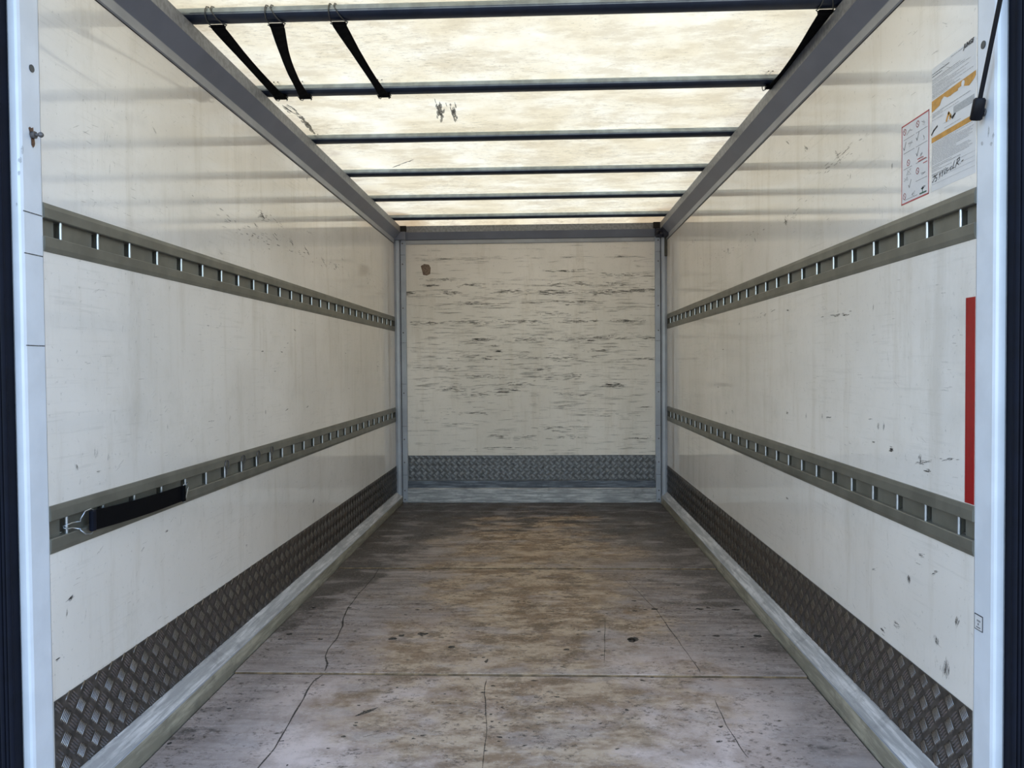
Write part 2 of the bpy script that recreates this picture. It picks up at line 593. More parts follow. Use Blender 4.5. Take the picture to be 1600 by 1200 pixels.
def side_rail(sgn, name, label):
    b = MB()
    X = (lambda x: x) if sgn < 0 else (lambda x: W-x)
    prof = [(-.03, 2.02), (-.001, 2.02), (.006, 2.024), (.007, 2.0515), (.008, 2.053), (.0545, 2.102), (.0545, 2.149), (.052, 2.151), (.0, 2.151), (.0, 2.199), (-.03, 2.199)]
    mats = [0, 1, 1, 1, 0, 2, 2, 2, 0, 0, 0]
    b.prism([(X(x), z) for x, z in prof], 1, 1.68, 6.135, 0, True, False, mats)
    # dark joint line under the lip
    b.box(*sorted((X(0), X(.0015))), Y0, 6.05, 2.0185, 2.0205, 3)
    return struct(b.build(name, [M_cant, M_lip, M_band, M_gap]), label)


side_rail(-1, 'trim_1', 'grey aluminium roof rail above the left wall')
side_rail(1, 'trim_2', 'grey aluminium roof rail above the right wall')

# front header beam above the front wall
b = MB()
prof = [(6.13, 2.015), (6.080, 2.015), (6.078, 2.02), (6.078, 2.046), (6.076, 2.049), (6.05, 2.104), (6.05, 2.149), (6.052, 2.152), (6.13, 2.152)]
b.prism(prof, 0, .088, W-.09, 0, True, False, [0, 1, 1, 0, 0, 2, 2, 2, 0])
b.box(.09, W-.09, 6.0745, 6.078, 2.0465, 2.0485, 3)
struct(b.build('trim_3', [M_cant, M_lip, M_band, M_gap]), 'grey header beam across the top of the front wall')

# rear header over the door (above the picture)
struct(MB().box(-.05, W+.05, 1.62, 1.70, 2.12, 2.23, 0, .006).build('trim_4', M_frame), 'white header of the rear door frame')


def corner_post(sgn, name, label):
    X = (lambda x: x) if sgn < 0 else (lambda x: W-x)
    b = MB()
    # rounded outer tube
    pr = [(-.01, 6.10), (-.01, 6.064), (.002, 6.052), (.018, 6.048), (.034, 6.052), (.044, 6.062), (.046, 6.10)]
    b.prism([(X(x), y) for x, y in pr], 2, .004, 2.05, 0)
    b.box(*sorted((X(.046), X(.050))), 6.072, 6.10, .004, 2.05, 1)
    o = struct(b.build(name, [M_post, M_gap]), label)
    # bolted cover strip with screws
    c = MB().box(*sorted((X(.050), X(.089))), 6.058, 6.09, .01, 2.048, 0, .0015)
    c.build('cover_strip', M_post, o)
    for z in (2.02, 1.86, 1.52, 1.33, .86, .50, .32, .10, .03):
        s = MB()
        s.tube([(X(.066), 6.060, z), (X(.066), 6.054, z)], .0055, 8)
        s.build('screw', M_steelrust, o)
    for z in (1.93, 1.25, .93, .60, .22):
        MB().box(*sorted((X(.052), X(.087))), 6.0570, 6.0580, z, z+.003).build('joint', M_scuff, o)
    return o


pl = corner_post(-1, 'trim_5', 'blue grey corner post left of the front wall')
prt = corner_post(1, 'trim_6', 'blue grey corner post right of the front wall')
# left corner casting, grey; right one black with a dark tail
b = MB().box(-.005, .092, 6.03, 6.1, 2.045, 2.108, 0, .004)
b.box(-.004, .008, 6.024, 6.05, 2.02, 2.075, 0, .002)
tag(b.build('corner_bracket', M_cant), 'grey bracket in the upper left corner of the front wall', 'bracket', 'upper corner brackets')
MB().box(-.02, .10, 6.035, 6.12, 2.108, 2.153, 0, .004).build('corner_sealant', M_gap, pl)
MB().box(1.995, W+.02, 6.035, 6.12, 2.1085, 2.155, 0, .004).build('corner_sealant', M_gap, prt)
t = thing('corner_bracket', (2.06, 6.05, 2.04), 'black lumpy bracket in the upper right corner of the front wall', 'bracket', 'upper corner brackets')
b = MB().box(2.012, 2.104, 6.03, 6.1, 2.04, 2.108, 0, .006)
b.ball((2.03, 6.028, 2.075), .014)
b.ball((2.055, 6.026, 2.06), .016)
b.ball((2.075, 6.0, 2.07), .020)
b.prism([(2.1, 2.035), (2.075, 2.035), (2.048, 2.098), (2.047, 2.11), (2.1, 2.11)], 1, 5.93, 6.05, 0)
b.build('casting', M_bracket, t)
MB().box(2.079, 2.1, 6.035, 6.056, 1.895, 2.04, 0, .002).build('tail', plain('dark_olive_plastic', (.07, .07, .06), .5), t)

# ------------------------------------------------------------------ skirting (kick rails)


def skirting(sgn, name, label):
    X = (lambda x: x) if sgn < 0 else (lambda x: W-x)
    b = MB()
    prof = [(.0, .0), (.0, .088), (.004, .089), (.006, .086), (.045, .0545), (.0475, .0545), (.0486, .052), (.0486, -.014), (.0, -.014)]
    mats = [0, 0, 0, 0, 1, 1, 2, 2, 2]
    b.prism([(X(x), z) for x, z in prof], 1, Y0, 6.058, 0, True, False, mats)
    o = struct(b.build(name, [M_kick, M_lip, M_kickedge]), label)
    return o


skirting(-1, 'baseboard_left', 'worn aluminium skirting along the left wall')
skirting(1, 'baseboard_right', 'worn aluminium skirting along the right wall')
b = MB()
b.prism([(6.085, .004), (6.052, .004), (6.050, .01), (6.050, .112), (6.056, .119), (6.085, .119)], 0, .089, W-.089, 0)
bb = struct(b.build('baseboard_back', M_kickb), 'scratched aluminium skirting under the front wall')
MB().box(.089, W-.089, 6.068, 6.085, .119, .174, 0, .002).build('upper_strip', M_kickdark, bb)['label'] = 'blue black scuffed strip above the skirting'

# ------------------------------------------------------------------ checker plates


def checker(sgn, a0, a1, z0, z1, base, name_label, mats, pitch=(.0622, .0567), off=(1.81, .240)):
    """sgn -1 left wall, +1 right wall, 0 front wall. a is the run direction, z height"""
    t = thing('checker_plate', {-1: (0, a0, z0), 1: (W, a0, z0), 0: (a0, base, z0)}[sgn], name_label, 'checker plate', 'aluminium checker plates along the foot of the walls')
    th = .003
    p = MB()
    if sgn == -1: p.box(0, th, a0, a1, z0, z1)
    if sgn == 1: p.box(W-th, W, a0, a1, z0, z1)
    if sgn == 0: p.box(a0, a1, base-th, base, z0, z1)
    p.build('plate', mats[1], t)

    def P(a, z, h):
        if sgn == -1: return (th+h, a, z)
        if sgn == 1: return (W-th-h, a, z)
        return (a, base-th-h, z)
    r = MB()
    pa, pz = pitch
    for i in range(int((a0-off[0])/pa*2)-4, int((a1-off[0])/pa*2)+4):
        for j in range(-12, 12):
            if (i+j) % 2: continue
            ca, cz = off[0]+i*pa/2, off[1]+j*pz/2
            up = (i % 2 == 0)
            if sgn == 0: up = not up
            d = Vector((math.cos(.82), math.sin(.82))) if up else Vector((math.cos(.82), -math.sin(.82)))
            nn = Vector((-d.y, d.x))
            cell = math.hypot(pa, pz)/2
            for k in range(5):
                c = Vector((ca, cz))+nn*(k-2)*cell*.165
                L, w_, h_ = cell*.44, cell*.055, .0026
                if not (a0+.004 < c.x < a1-.004 and z0+.003 < c.y < z1-.003): continue
                e0, e1 = c-d*L, c+d*L
                # clip ends to plate
                for e in (e0, e1):
                    e.x = min(max(e.x, a0+.001), a1-.001)
                    e.y = min(max(e.y, z0+.001), z1-.001)
                m0, m1 = c-d*L*.55, c+d*L*.55
                vs = [P(e0.x, e0.y, .0), P(m0.x+nn.x*w_, m0.y+nn.y*w_, .0), P(m1.x+nn.x*w_, m1.y+nn.y*w_, .0), P(e1.x, e1.y, 0), P(m1.x-nn.x*w_, m1.y-nn.y*w_, .0), P(m0.x-nn.x*w_, m0.y-nn.y*w_, .0), P(m0.x, m0.y, h_), P(m1.x, m1.y, h_)]
                r.add(vs, [(0, 1, 6), (1, 2, 7, 6), (2, 3, 7), (3, 4, 7), (4, 5, 6, 7), (5, 0, 6)], 0, True)
    o = r.build('raised_ribs', mats[0], t)
    o['kind'] = 'stuff'
    return t


checker(-1, Y0+.002, 6.052, .089, .292, 0, 'dark aluminium checker plate along the foot of the left wall', [M_tread, M_plate])
checker(1, Y0+.002, 6.052, .089, .292, 0, 'dark aluminium checker plate along the foot of the right wall', [M_tread, M_plate], off=(1.802, .271))
checker(0, .091, W-.091, .175, .371, 6.084, 'grey aluminium checker plate low on the front wall', [M_tread_b, M_plate_b], off=(.126, .33), pitch=(.048, .050))

# ------------------------------------------------------------------ lashing rails with rungs
RP = .1568
rung_me = MB().tube([(0, 0, -.024), (0, 0, .024)], .0042, 10).mesh('rung', M_zinc)


def lashing_rail(sgn, zc, label):
    X = (lambda x: x) if sgn < 0 else (lambda x: W-x)
    t = thing('lashing_rail', (X(0), Y0, zc), label, 'rail', 'lashing rails on the side walls')
    b = MB()
    top, bot = zc+.0565, zc-.0565
    up = [(-.004, top-.002), (0, top), (.0025, top-.001), (.0045, top-.012), (.0045, zc+.0225), (.003, zc+.0205), (-.022, zc+.0205), (-.022, zc+.0215), (-.001, zc+.0215)]
    lo = [(-.001, zc-.0215), (-.022, zc-.0215), (-.022, zc-.0205), (.003, zc-.0205), (.0045, zc-.0225), (.0045, bot+.012), (.0025, bot+.001), (0, bot), (-.004, bot+.002)]
    ye = 6.045
    b.prism([(X(x), z) for x, z in up], 1, Y0, ye)
    b.prism([(X(x), z) for x, z in lo], 1, Y0, ye)
    # web with pressed pockets behind each rung
    ys = [1.838+RP*k for k in range(27)]
    prev = Y0
    for y in ys:
        a, c = y-.016, y+.016
        b.box(*sorted((X(-.026), X(-.010))), prev, a, zc-.0215, zc+.0215)
        b.add([(X(-.0225), a, zc-.0205), (X(-.0225), c, zc-.0205), (X(-.0225), c, zc+.0205), (X(-.0225), a, zc+.0205)], [(0, 1, 2, 3)], 1)
        prev = c
    b.box(*sorted((X(-.026), X(-.010))), prev, ye, zc-.0215, zc+.0215)
    b.box(*sorted((X(-.026), X(.0005))), 6.02, 6.12, zc-.0212, zc+.0212, 1)
    b.build('channel', [M_rail, M_pocket], t)
    for y in ys:
        r = bpy.data.objects.new('rung', rung_me)
        COL.objects.link(r)
        r.location = (X(-.0035), y, zc)
        attach(r, t)
    return t


lashing_rail(-1, ZU, 'olive grey lashing rail along the upper left wall')
lashing_rail(1, ZU, 'olive grey lashing rail along the upper right wall, under the stickers')
lashing_rail(-1, ZL, 'olive grey lashing rail along the lower left wall, holding a black strap')
lashing_rail(1, ZL, 'olive grey lashing rail along the lower right wall')

# ------------------------------------------------------------------ roof bows
BOW = [2.455+.675*k for k in range(6)]
n_ = 20
prof = []
for k in range(n_):
    a = 2*math.pi*k/n_
    ca, sa = math.cos(a), math.sin(a)
    prof.append((.031*math.copysign(abs(ca)**.75, ca), .0195*math.copysign(abs(sa)**.8, sa)))
bow_b = MB()
NX = 24
ringv = []
for i in range(NX+1):
    x = .003+(W-.006)*i/NX
    for (py, pz) in prof:
        ringv.append((x, py, pz))
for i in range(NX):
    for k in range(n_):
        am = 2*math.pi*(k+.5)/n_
        dark = math.sin(am) < -.2  # lower faces take the painted-in shade
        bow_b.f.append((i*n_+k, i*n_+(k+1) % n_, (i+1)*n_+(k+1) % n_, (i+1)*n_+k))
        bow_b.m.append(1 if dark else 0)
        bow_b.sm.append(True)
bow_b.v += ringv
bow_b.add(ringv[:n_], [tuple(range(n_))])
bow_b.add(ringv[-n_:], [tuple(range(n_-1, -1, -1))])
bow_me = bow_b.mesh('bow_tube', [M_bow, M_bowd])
# pressed bead along the face
bead_me = MB().box(.056, W-.056, -.0335, -.028, -.004, .0, 0, .001).mesh('bead', M_bow)
names = ['galvanised roof bow nearest the door, front hooks of four black straps on it',
         'second galvanised roof bow from the door, holding the far ends of the straps',
         'third galvanised roof bow from the door, behind the two smudges on the roof',
         'fourth galvanised roof bow from the door',
         'fifth galvanised roof bow from the door, second from the front wall',
         'galvanised roof bow nearest the front wall']
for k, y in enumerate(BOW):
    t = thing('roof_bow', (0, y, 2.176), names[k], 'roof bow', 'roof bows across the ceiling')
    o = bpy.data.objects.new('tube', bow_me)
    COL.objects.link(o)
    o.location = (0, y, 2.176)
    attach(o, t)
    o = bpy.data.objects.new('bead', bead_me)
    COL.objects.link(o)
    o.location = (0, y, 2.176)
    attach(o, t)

# ------------------------------------------------------------------ elastic straps


def band(pts, widths, tws, th=.0022):
    """flat strap through pts; tws gives the width direction at each point"""
    b = MB()
    pts = [Vector(p) for p in pts]
    vs = []
    for i, p in enumerate(pts):
        d = (pts[min(i+1, len(pts)-1)]-pts[max(i-1, 0)]).normalized()
        u = Vector(tws[i])
        u = (u-d*u.dot(d)).normalized()
        w = d.cross(u).normalized()
        for a, c in ((-1, -1), (1, -1), (1, 1), (-1, 1)):
            vs.append(p+u*a*widths[i]/2+w*c*th/2)
    fs = []
    for i in range(len(pts)-1):
        for k in range(4):
            fs.append((i*4+k, i*4+(k+1) % 4, i*4+4+(k+1) % 4, i*4+4+k))
    fs += [(3, 2, 1, 0), tuple(len(vs)-4+k for k in range(4))]
    return b.add(vs, fs)


def hook_over_bow(x, y, side, w=.046, zc=2.176):
    """bent wire: bar through the webbing loop, two legs closing round the roof bow"""
    m = MB()
    ys = y+side*.012
    zb = zc-.029
    for s in (-1, 1):
        xo = x+s*(w/2+.003)
        xi = x+s*.008-.012
        pts = [(x, ys, zb), (xo-s*.002, ys, zb), (xo, ys-side*.006, zb-.001)]
        # curl back and round the bow
        for k in range(9):
            a = math.radians(-60-k*33) if side > 0 else math.radians(-120+k*33)
            ra, rb = (.038, .0245) if side > 0 else (.050, .036)
            pts.append((xo+(xi-xo)*min(1, k/4), y+ra*math.cos(a), zc+rb*math.sin(a)))
        m.tube(pts, .0019, 6)
    return m


def ceiling_strap(a, c, mid, label, ws, sag=.004):
    ya, yc = BOW[0]+.020, BOW[1]-.014
    t = thing('elastic_strap', (a, ya, 2.15), label, 'strap', 'black elastic straps hooked between the first two roof bows')
    N = 14
    P, Ws, T = [], [], []
    for i in range(N+1):
        s = i/N
        x = (1-s)*a+s*c+mid*math.sin(math.pi*s)
        P.append((x, ya+(yc-ya)*s, 2.145-sag*math.sin(math.pi*s)-.002))
        # interpolate width
        q = s*(len(ws)-1)
        k = min(int(q), len(ws)-2)
        Ws.append(ws[k]+(ws[k+1]-ws[k])*(q-k))
        T.append((1, .0, .5*math.sin(math.pi*s)))
    band(P, Ws, T).build('webbing', M_web, t)
    for (x, y, side) in ((a, BOW[0], 1), (c, BOW[1], -1)):
        lp = MB().box(x-.022, x+.022, y+side*.004, y+side*.022, 2.141, 2.152, 0, .003)
        lp.build('sewn_loop', M_web, t)
        hook_over_bow(x, y, side).build('wire_hook', M_wire, t)
    return t


ceiling_strap(.128, .110, -.0, 'black elastic strap nearest the left roof rail', [.044, .036, .030, .028, .028, .030, .034, .042])
ceiling_strap(.316, .208, -.012, 'black elastic strap in the middle of the three on the left', [.044, .038, .032, .030, .030, .028, .032, .042])
ceiling_strap(.515, .525, .0, 'rightmost of the three black elastic straps on the left', [.044, .036, .030, .028, .026, .026, .030, .040])
ceiling_strap(2.020, 2.046, .0, 'black elastic strap along the right roof rail', [.040, .042, .040, .038, .036, .034, .036, .040])

# strap on the lower left lashing rail
XS = .018
ta, tc = hit(146, 813, 0, XS), hit(287, 771, 0, XS)
t = thing('elastic_strap', tuple(ta), 'short black elastic strap hooked into the lower left lashing rail', 'strap')
P = []
for i in range(13):
    s = i/12
    p = ta.lerp(tc, s)
    p.x = .018-.006*s
    p.z -= .004*math.sin(math.pi*s)
    P.append(p)
band(P, [.050-.002*(i/12) for i in range(13)], [(0, 0, 1)]*13, .004).build('webbing', M_web, t)
lp = MB()
lp.box(ta.x-.006, ta.x+.006, ta.y-.012, ta.y+.006, ta.z-.0265, ta.z+.0265, 0, .004)
lp.build('sewn_loop', M_rubber, t)
MB().box(tc.x-.005, tc.x+.005, tc.y-.008, tc.y+.008, tc.z-.025, tc.z+.025, 0, .003).build('sewn_loop', M_web, t)
y0r = 1.838
for s in (1, -1):
    zc = ta.z
    pts = [(ta.x, ta.y, zc), (ta.x, ta.y, zc+s*.026), (ta.x, ta.y-.010, zc+s*.031), (ta.x-.004, ta.y-.028, zc+s*.028), (.012, ta.y-.045, zc+s*.014-.002), (.008, (ta.y+y0r)/2, zc+s*.009-.004), (.004, y0r+.01, ZL-.004+s*.006), (.0035, y0r-.006, ZL-.004+s*.005), (-.003, y0r-.012, ZL-.004+s*.003), (-.009, y0r-.003, ZL-.004)]
    MB().tube(pts, .0016, 6).build('wire_hook', M_zinc, t)
yr = y0r+RP*round((tc.y+.02-y0r)/RP)
for s in (1, -1):
    pts = [(tc.x, tc.y, tc.z), (tc.x, tc.y, tc.z+s*.027), (tc.x, tc.y+.008, tc.z+s*.028), (tc.x-.004, tc.y+.022, tc.z+s*.018), (.005, yr+.004, ZL+s*.008), (-.003, yr+.011, ZL+s*.005), (-.009, yr+.005, ZL+s*.003)]
    MB().tube(pts, .0016, 6).build('wire_hook', M_zinc, t)

# loose snap hooks on rungs of the lower left rail
for k, lab in ((6, 'small steel hook hanging on the lower left rail, nearest the strap'), (7, 'second small steel hook on the lower left rail'), (8, 'third small steel hook on the lower left rail, further in'), (9, 'small steel hook furthest in on the lower left rail')):
    y = y0r+RP*k
    m_ = MB()
    pts = [(.006, y+.016*math.cos(a), ZL+.026+.016*math.sin(a)) for a in [math.radians(q) for q in range(-60, 271, 30)]]
    m_.tube(pts, .0022, 6)
    m_.tube([(.005, y, ZL+.011), (.0035, y+.003, ZL-.008), (-.004, y+.008, ZL-.016)], .0022, 6)
    tag(m_.build('snap_hook', M_steelrust), lab, 'hook', 'small hooks on the lower left lashing rail')

# ------------------------------------------------------------------ rear door frame and seals


def door_frame(sgn, name, label):
    X = (lambda x: x) if sgn < 0 else (lambda x: W-x)
    b = MB()
    pr = [(0, Y0-.001), (0, 1.703), (-.003, 1.697), (-.008, 1.695), (-.022, 1.695), (-.026, 1.699), (-.12, 1.72), (-.12, Y0+.05), (-.03, Y0+.05), (-.03, Y0-.001)]
    b.prism([(X(x), y) for x, y in pr], 2, -.06, 2.12, 0)
    o = struct(b.build(name, M_frame), label)
    return o


def door_seal(sgn, label):
    X = (lambda x: x) if sgn < 0 else (lambda x: W-x)
    t = thing('door_seal', (X(-.03), 1.69, -.06), label, 'rubber seal', 'rubber seals of the rear door frame')
    b = MB()
    b.box(*sorted((X(-.026), X(-.125))), 1.672, 1.70, -.06, 2.14, 0, .003)
    b.build('backing', M_rubber, t)
    x = -.0305
    for k, w in enumerate((.0055, .004, .0055, .004, .006, .005, .006, .006, .007)):
        r = MB().tube([(X(x), 1.670, -.06), (X(x), 1.670, 2.14)], w, 8)
        r.build('rib', M_rubber, t)
        x -= w+(.0045, .006, .0045, .0065, .005, .006, .006, .0065, .006)[k]
    return t


dfl = door_frame(-1, 'trim_7', 'white door frame post at the left edge')
dfr = door_frame(1, 'trim_8', 'white door frame post at the right edge')
door_seal(-1, 'black ribbed rubber seal down the left edge')
door_seal(1, 'black ribbed rubber seal down the right edge')
# rear sill
struct(MB().box(-.03, W+.03, 1.60, 1.67, -.08, -.006, 0, .004).build('trim_9', M_kick), 'aluminium sill of the rear doorway')

# joints on the left post
for y in (334, 398, 540):
    p = hit(53, y, 0, 0)
    MB().box(.0, .0006, 1.70, Y0-.003, p.z-.0012, p.z+.0012).build('joint', M_scuff, dfl)
for (x, y, rx, ry) in ((35, 235, 3, 9), (31, 250, 4, 6), (30, 270, 3, 5), (26, 320, 2, 4)):
    p = hit(x, y, 1, 1.6945)
    bb_ = MB()
    blob(bb_, p, rx*.0014, ry*.0014, 1, 1.6942, 0, 9, .5)
    bb_.build('grime_patch', M_scuff3, dfl)

# plugs in the posts
for (px, py, X, par, lab) in ((49, 107, 0, dfl, ''), (1537, 70, W, dfr, '')):
    p = hit(px, py, 0, X)
    s = 1 if X == 0 else -1
    MB().tube([(X, p.y, p.z), (X+s*.0018, p.y, p.z)], .0085, 14).build('hole_plug', plain('dark_grey_plug%d' % s, (.07, .075, .08), .5), par)

# ball stud left, rusty
p = hit(49, 211, 0, 0)
t = thing('ball_stud', tuple(p), 'rusty steel ball stud on the left door post', 'ball stud')
MB().tube([(0.0012, p.y, p.z), (.010, p.y, p.z)], .0085, 6).build('hex_base', M_steelrust, t)
MB().tube([(.010, p.y, p.z), (.018, p.y, p.z)], .0035, 10).build('neck', M_steelrust, t)
MB().ball((.022, p.y, p.z), .0062).build('ball', M_steelrust, t)
b = MB()
blob(b, (0, p.y, p.z+.006), .013, .016, 0, .0006, 0, 12, .5)
blob(b, (0, p.y+.004, p.z-.016), .008, .016, 0, .0009, 0, 12, .4)
b.build('rust_patch', M_rust, dfl)

# gas strut right
pb = Vector((2.084, 1.738, 1.606))
t = thing('gas_strut', tuple(pb), 'black gas strut hanging down to the right door post', 'gas strut')
top = Vector((2.084, 1.738, 1.606))
dirv = (Vector((2.080, 1.657, 1.812))-Vector((2.080, 1.738, 1.615))).normalized()
a0 = pb+dirv*.028
MB().tube([a0, a0+dirv*.62], .0046, 12).build('rod', M_black, t)
e = MB()
e.tube([pb-dirv*.016, pb-dirv*.013, pb+dirv*.026, pb+dirv*.030], [.009, .0125, .0125, .009], 14)
e.build('socket', M_black, t)
MB().tube([(2.084, pb.y, pb.z), (2.0985, pb.y, pb.z)], .0042, 10).build('stud', M_zinc, t)
MB().tube([(2.096, pb.y, pb.z), (2.0995, pb.y, pb.z)], .0085, 6).build('hex_base', M_steelrust, t)
# grime under the strut
b = MB()
for (x, y, rx, ry) in ((1545, 205, 4, 12), (1552, 212, 5, 6), (1535, 224, 6, 4), (1549, 225, 5, 5)):
    p = hit(x, y, 0, W)
    blob(b, p, rx*.0012, ry*.0012, 0, W-.0006, 0, 10, .5)
b.build('grime_patch', M_scuff3, dfr)

# icon sticker on the right post
p0, p1 = hit(1523, 959, 0, W), hit(1536, 987, 0, W)
t = thing('icon_sticker', (W, p0.y, p1.z), 'small white square sticker with a black outline low on the right door post', 'sticker')
yc, zc = (p0.y+p1.y)/2, (p0.z+p1.z)/2
hy, hz = .0165, .0175
MB().box(W-.0008, W, yc-hy, yc+hy, zc-hz, zc+hz, 0, .0003).build('outline', M_ink, t)
MB().box(W-.0012, W-.0006, yc-hy+.0022, yc+hy-.0022, zc-hz+.0022, zc+hz-.0022).build('face', M_paper, t)
g_ = MB()
for k in range(3):
    g_.box(W-.0016, W-.001, yc-.008+k*.005, yc-.005+k*.005, zc+.002, zc+.006)
g_.box(W-.0016, W-.001, yc-.002, yc+.002, zc-.006, zc-.001)
g_.box(W-.0016, W-.001, yc-.008, yc+.008, zc-.012, zc-.0095)
g_.build('symbol', M_greyink, t)

# red strip
tag(MB().box(W-.0012, W, 1.7690, 1.8065, .753, 1.214).build('red_strip', M_red), 'bright red vertical reflective strip beside the right door post', 'strip')

# ------------------------------------------------------------------ stickers on the right wall


def wall_rect(b, u0, u1, v0, v1, O, off, mi=0):
    """rectangle on the right wall; u runs from deep to near, v downward, O=(ydeep, ztop, width, height)"""
    yd, zt, w, h = O
    b.box(W-off-.0003, W-off, yd-u1*w, yd-u0*w, zt-v1*h, zt-v0*h, mi)


def stroke(b, pts, O, off, lw, mi=0):
    yd, zt, w, h = O
    Q = [Vector((W-off, yd-u*w, zt-v*h)) for u, v in pts]
    for a, c in zip(Q[:-1], Q[1:]):
        d = (c-a)
        if d.length < 1e-6: continue
        d.normalize()
        nn = Vector((0, -d.z, d.y))*lw/2
        a2, c2 = a-d*lw*.3, c+d*lw*.3
        b.add([a2+nn, c2+nn, c2-nn, a2-nn], [(0, 1, 2, 3)], mi)


def ring(b, cu, cv, ru, O, off, lw, mi=0, n=14):
    yd, zt, w, h = O
    pts = [(cu+ru/w*math.cos(2*math.pi*k/n), cv+ru/h*math.sin(2*math.pi*k/n)) for k in range(n+1)]
    stroke(b, pts, O, off, lw, mi)


# pictogram sheet with red border
O = (2.128, 1.692, .148, .207)
t = thing('pictogram_sticker', (W, O[0]-O[2]/2, O[1]-O[3]), 'white sticker with red border and small handling pictograms, left of the large label', 'sticker')
b = MB()
wall_rect(b, 0, 1, 0, 1, O, 0)
b.build('sheet', M_paper2, t)
b = MB()
lw = .0028
for r in ((0, 1, 0, .017), (0, 1, .983, 1), (0, .022, 0, 1), (.978, 1, 0, 1)):
    wall_rect(b, *r, O, .0004)
b.build('red_border', M_redink, t)
b = MB()
for (u, v) in ((.12, .09), (.60, .09), (.26, .50), (.60, .66), (.12, .90)):
    b = MB()
    ring(b, u, v, .0075, O, .0006, .0019)
    stroke(b, [(u-.035, v-.026), (u+.035, v+.026)], O, .0006, .0016)
    b.build('prohibition_sign', M_redink, t)
b = MB()
for (u0, v0, u1, v1) in ((.80, .60, .94, .60), (.6, .52, .8, .52), (.62, .55, .9, .55)):
    stroke(b, [(u0, v0), (u1, v1)], O, .0006, .0022)
b.build('red_print', M_redink, t)['kind'] = 'stuff'
b = MB()
for (u0, v, u1) in ((.08, .19, .48), (.54, .19, .94), (.08, .36, .48), (.54, .36, .94), (.54, .56, .94), (.08, .56, .4), (.54, .78, .94), (.12, .95, .6)):
    stroke(b, [(u0, v), (u1, v)], O, .0006, .001)
for (u, v) in ((.10, .28), (.58, .25), (.58, .44), (.30, .78)):   # ticks
    stroke(b, [(u-.03, v), (u, v+.035), (u+.07, v-.055)], O, .0006, .0024)
random.seed(3)
for (u, v) in ((.30, .12), (.78, .12), (.32, .28), (.76, .29), (.28, .62), (.75, .50), (.78, .72), (.2, .70), (.45, .92), (.80, .90)):
    pts = [(u+random.uniform(-.11, .11), v+random.uniform(-.035, .035)) for k in range(8)]
    stroke(b, pts, O, .0006, .0006)
b.build('drawings', M_greyink, t)['kind'] = 'stuff'
b = MB()
wall_rect(b, .68, .92, .945, .962, O, .0006)
stroke(b, [(.74, .90), (.82, .90), (.78, .90), (.78, .945)], O, .0008, .003)
b.build('green_mark', M_green, t)

# large instruction label
O = (1.9675, 1.784, .1955, .298)
t = thing('instruction_label', (W, O[0]-O[2]/2, O[1]-O[3]), 'large white instruction label with two orange bands and handwriting, above the upper right rail', 'label')
b = MB()
wall_rect(b, 0, 1, 0, 1, O, 0)
b.build('sheet', M_paper, t)
b = MB()
yd, zt, w_, h_ = O
# upper band torn along its lower edge
low = [(0, .355), (.10, .345), (.20, .335), (.24, .30), (.30, .287), (.38, .312), (.45, .315), (.52, .31), (.62, .312), (.62, .298), (.70, .295), (.78, .315), (.86, .33), (.91, .318), (.97, .30), (1, .285)]
upb = [(1, .25), (0, .265)]
vs = [(W-.0007, yd-u*w_, zt-v*h_) for u, v in low+upb]
nlow = len(low)
tri = []
topv = [(W-.0007, yd-u*w_, zt-(.265-.015*u)*h_) for u, v in low]
vs = [(W-.0007, yd-u*w_, zt-v*h_) for u, v in low]+topv
for i in range(nlow-1):
    tri.append((i, i+1, nlow+i+1, nlow+i))
b.add(vs, tri)
wall_rect(b, 0, .97, .562, .604, O, .0004)
stroke(b, [(.36, .492), (.41, .44), (.46, .475), (.44, .49)], O, .0007, .007)
b.build('orange_band', M_orange, t)
b = MB()
random.seed(11)
# torn hole in the band
bl = MB()
c = Vector((0, yd-.73*w_, zt-.285*h_))
blob(bl, c, .0085, .0095, 0, W-.0010, .6, 10, .3)
bl.build('torn_hole', M_paper, t)
# body text, unreadable fine print as thin ruled lines
rows = [(.050, 0, .43, .0026), (.070, 0, .26, .0026), (.018, .45, .97, .0012), (.098, 0, .70, .0014), (.112, .0, .78, .0010), (.126, 0, .9, .0010), (.145, 0, .4, .0010), (.157, .0, .86, .0010), (.170, 0, .6, .0010), (.182, 0, .80, .0010), (.196, 0, .5, .001), (.208, .02, .97, .0010), (.222, 0, .55, .001), (.234, 0, .70, .0014), (.247, 0, .4, .001),
        (.375, 0, .9, .0012), (.388, 0, .28, .001), (.400, 0, .65, .0011), (.425, 0, .3, .001), (.54, .3, .7, .001)]
rows += [(.617+.0118*k, 0, random.choice((.95, .92, .97, .6, .88)), .0010) for k in range(15)]
rows += [(.80, 0, .5, .001), (.812, 0, .7, .0012), (.828, 0, .2, .001), (.840, 0, .5, .001), (.865, 0, .42, .0014)]
for (v, u0, u1, lw) in rows:
    u = u0+.012
    while u < u1-.02:
        e = min(u1-.01, u+random.uniform(.03, .12))
        stroke(b, [(u, v), (e, v)], O, .0011, lw*.62)
        u = e+.012
b.build('fine_print', M_greyink, t)['kind'] = 'stuff'
b = MB()
for v in (.835, .872, .905, .945):
    stroke(b, [(.55 if v < .85 else .02, v), (.99, v)], O, .0006, .0006)
b.build('ruled_lines', M_lightink, t)['kind'] = 'stuff'
b = MB()
wall_rect(b, .52, .97, .415, .472, O, .0004)
b.build('grey_panel', M_lightink, t)
b = MB()
stroke(b, [(.0, .535), (.05, .51), (.14, .49)], O, .0007, .005)
stroke(b, [(.48, .49), (.56, .475), (.50, .50)], O, .0007, .004)
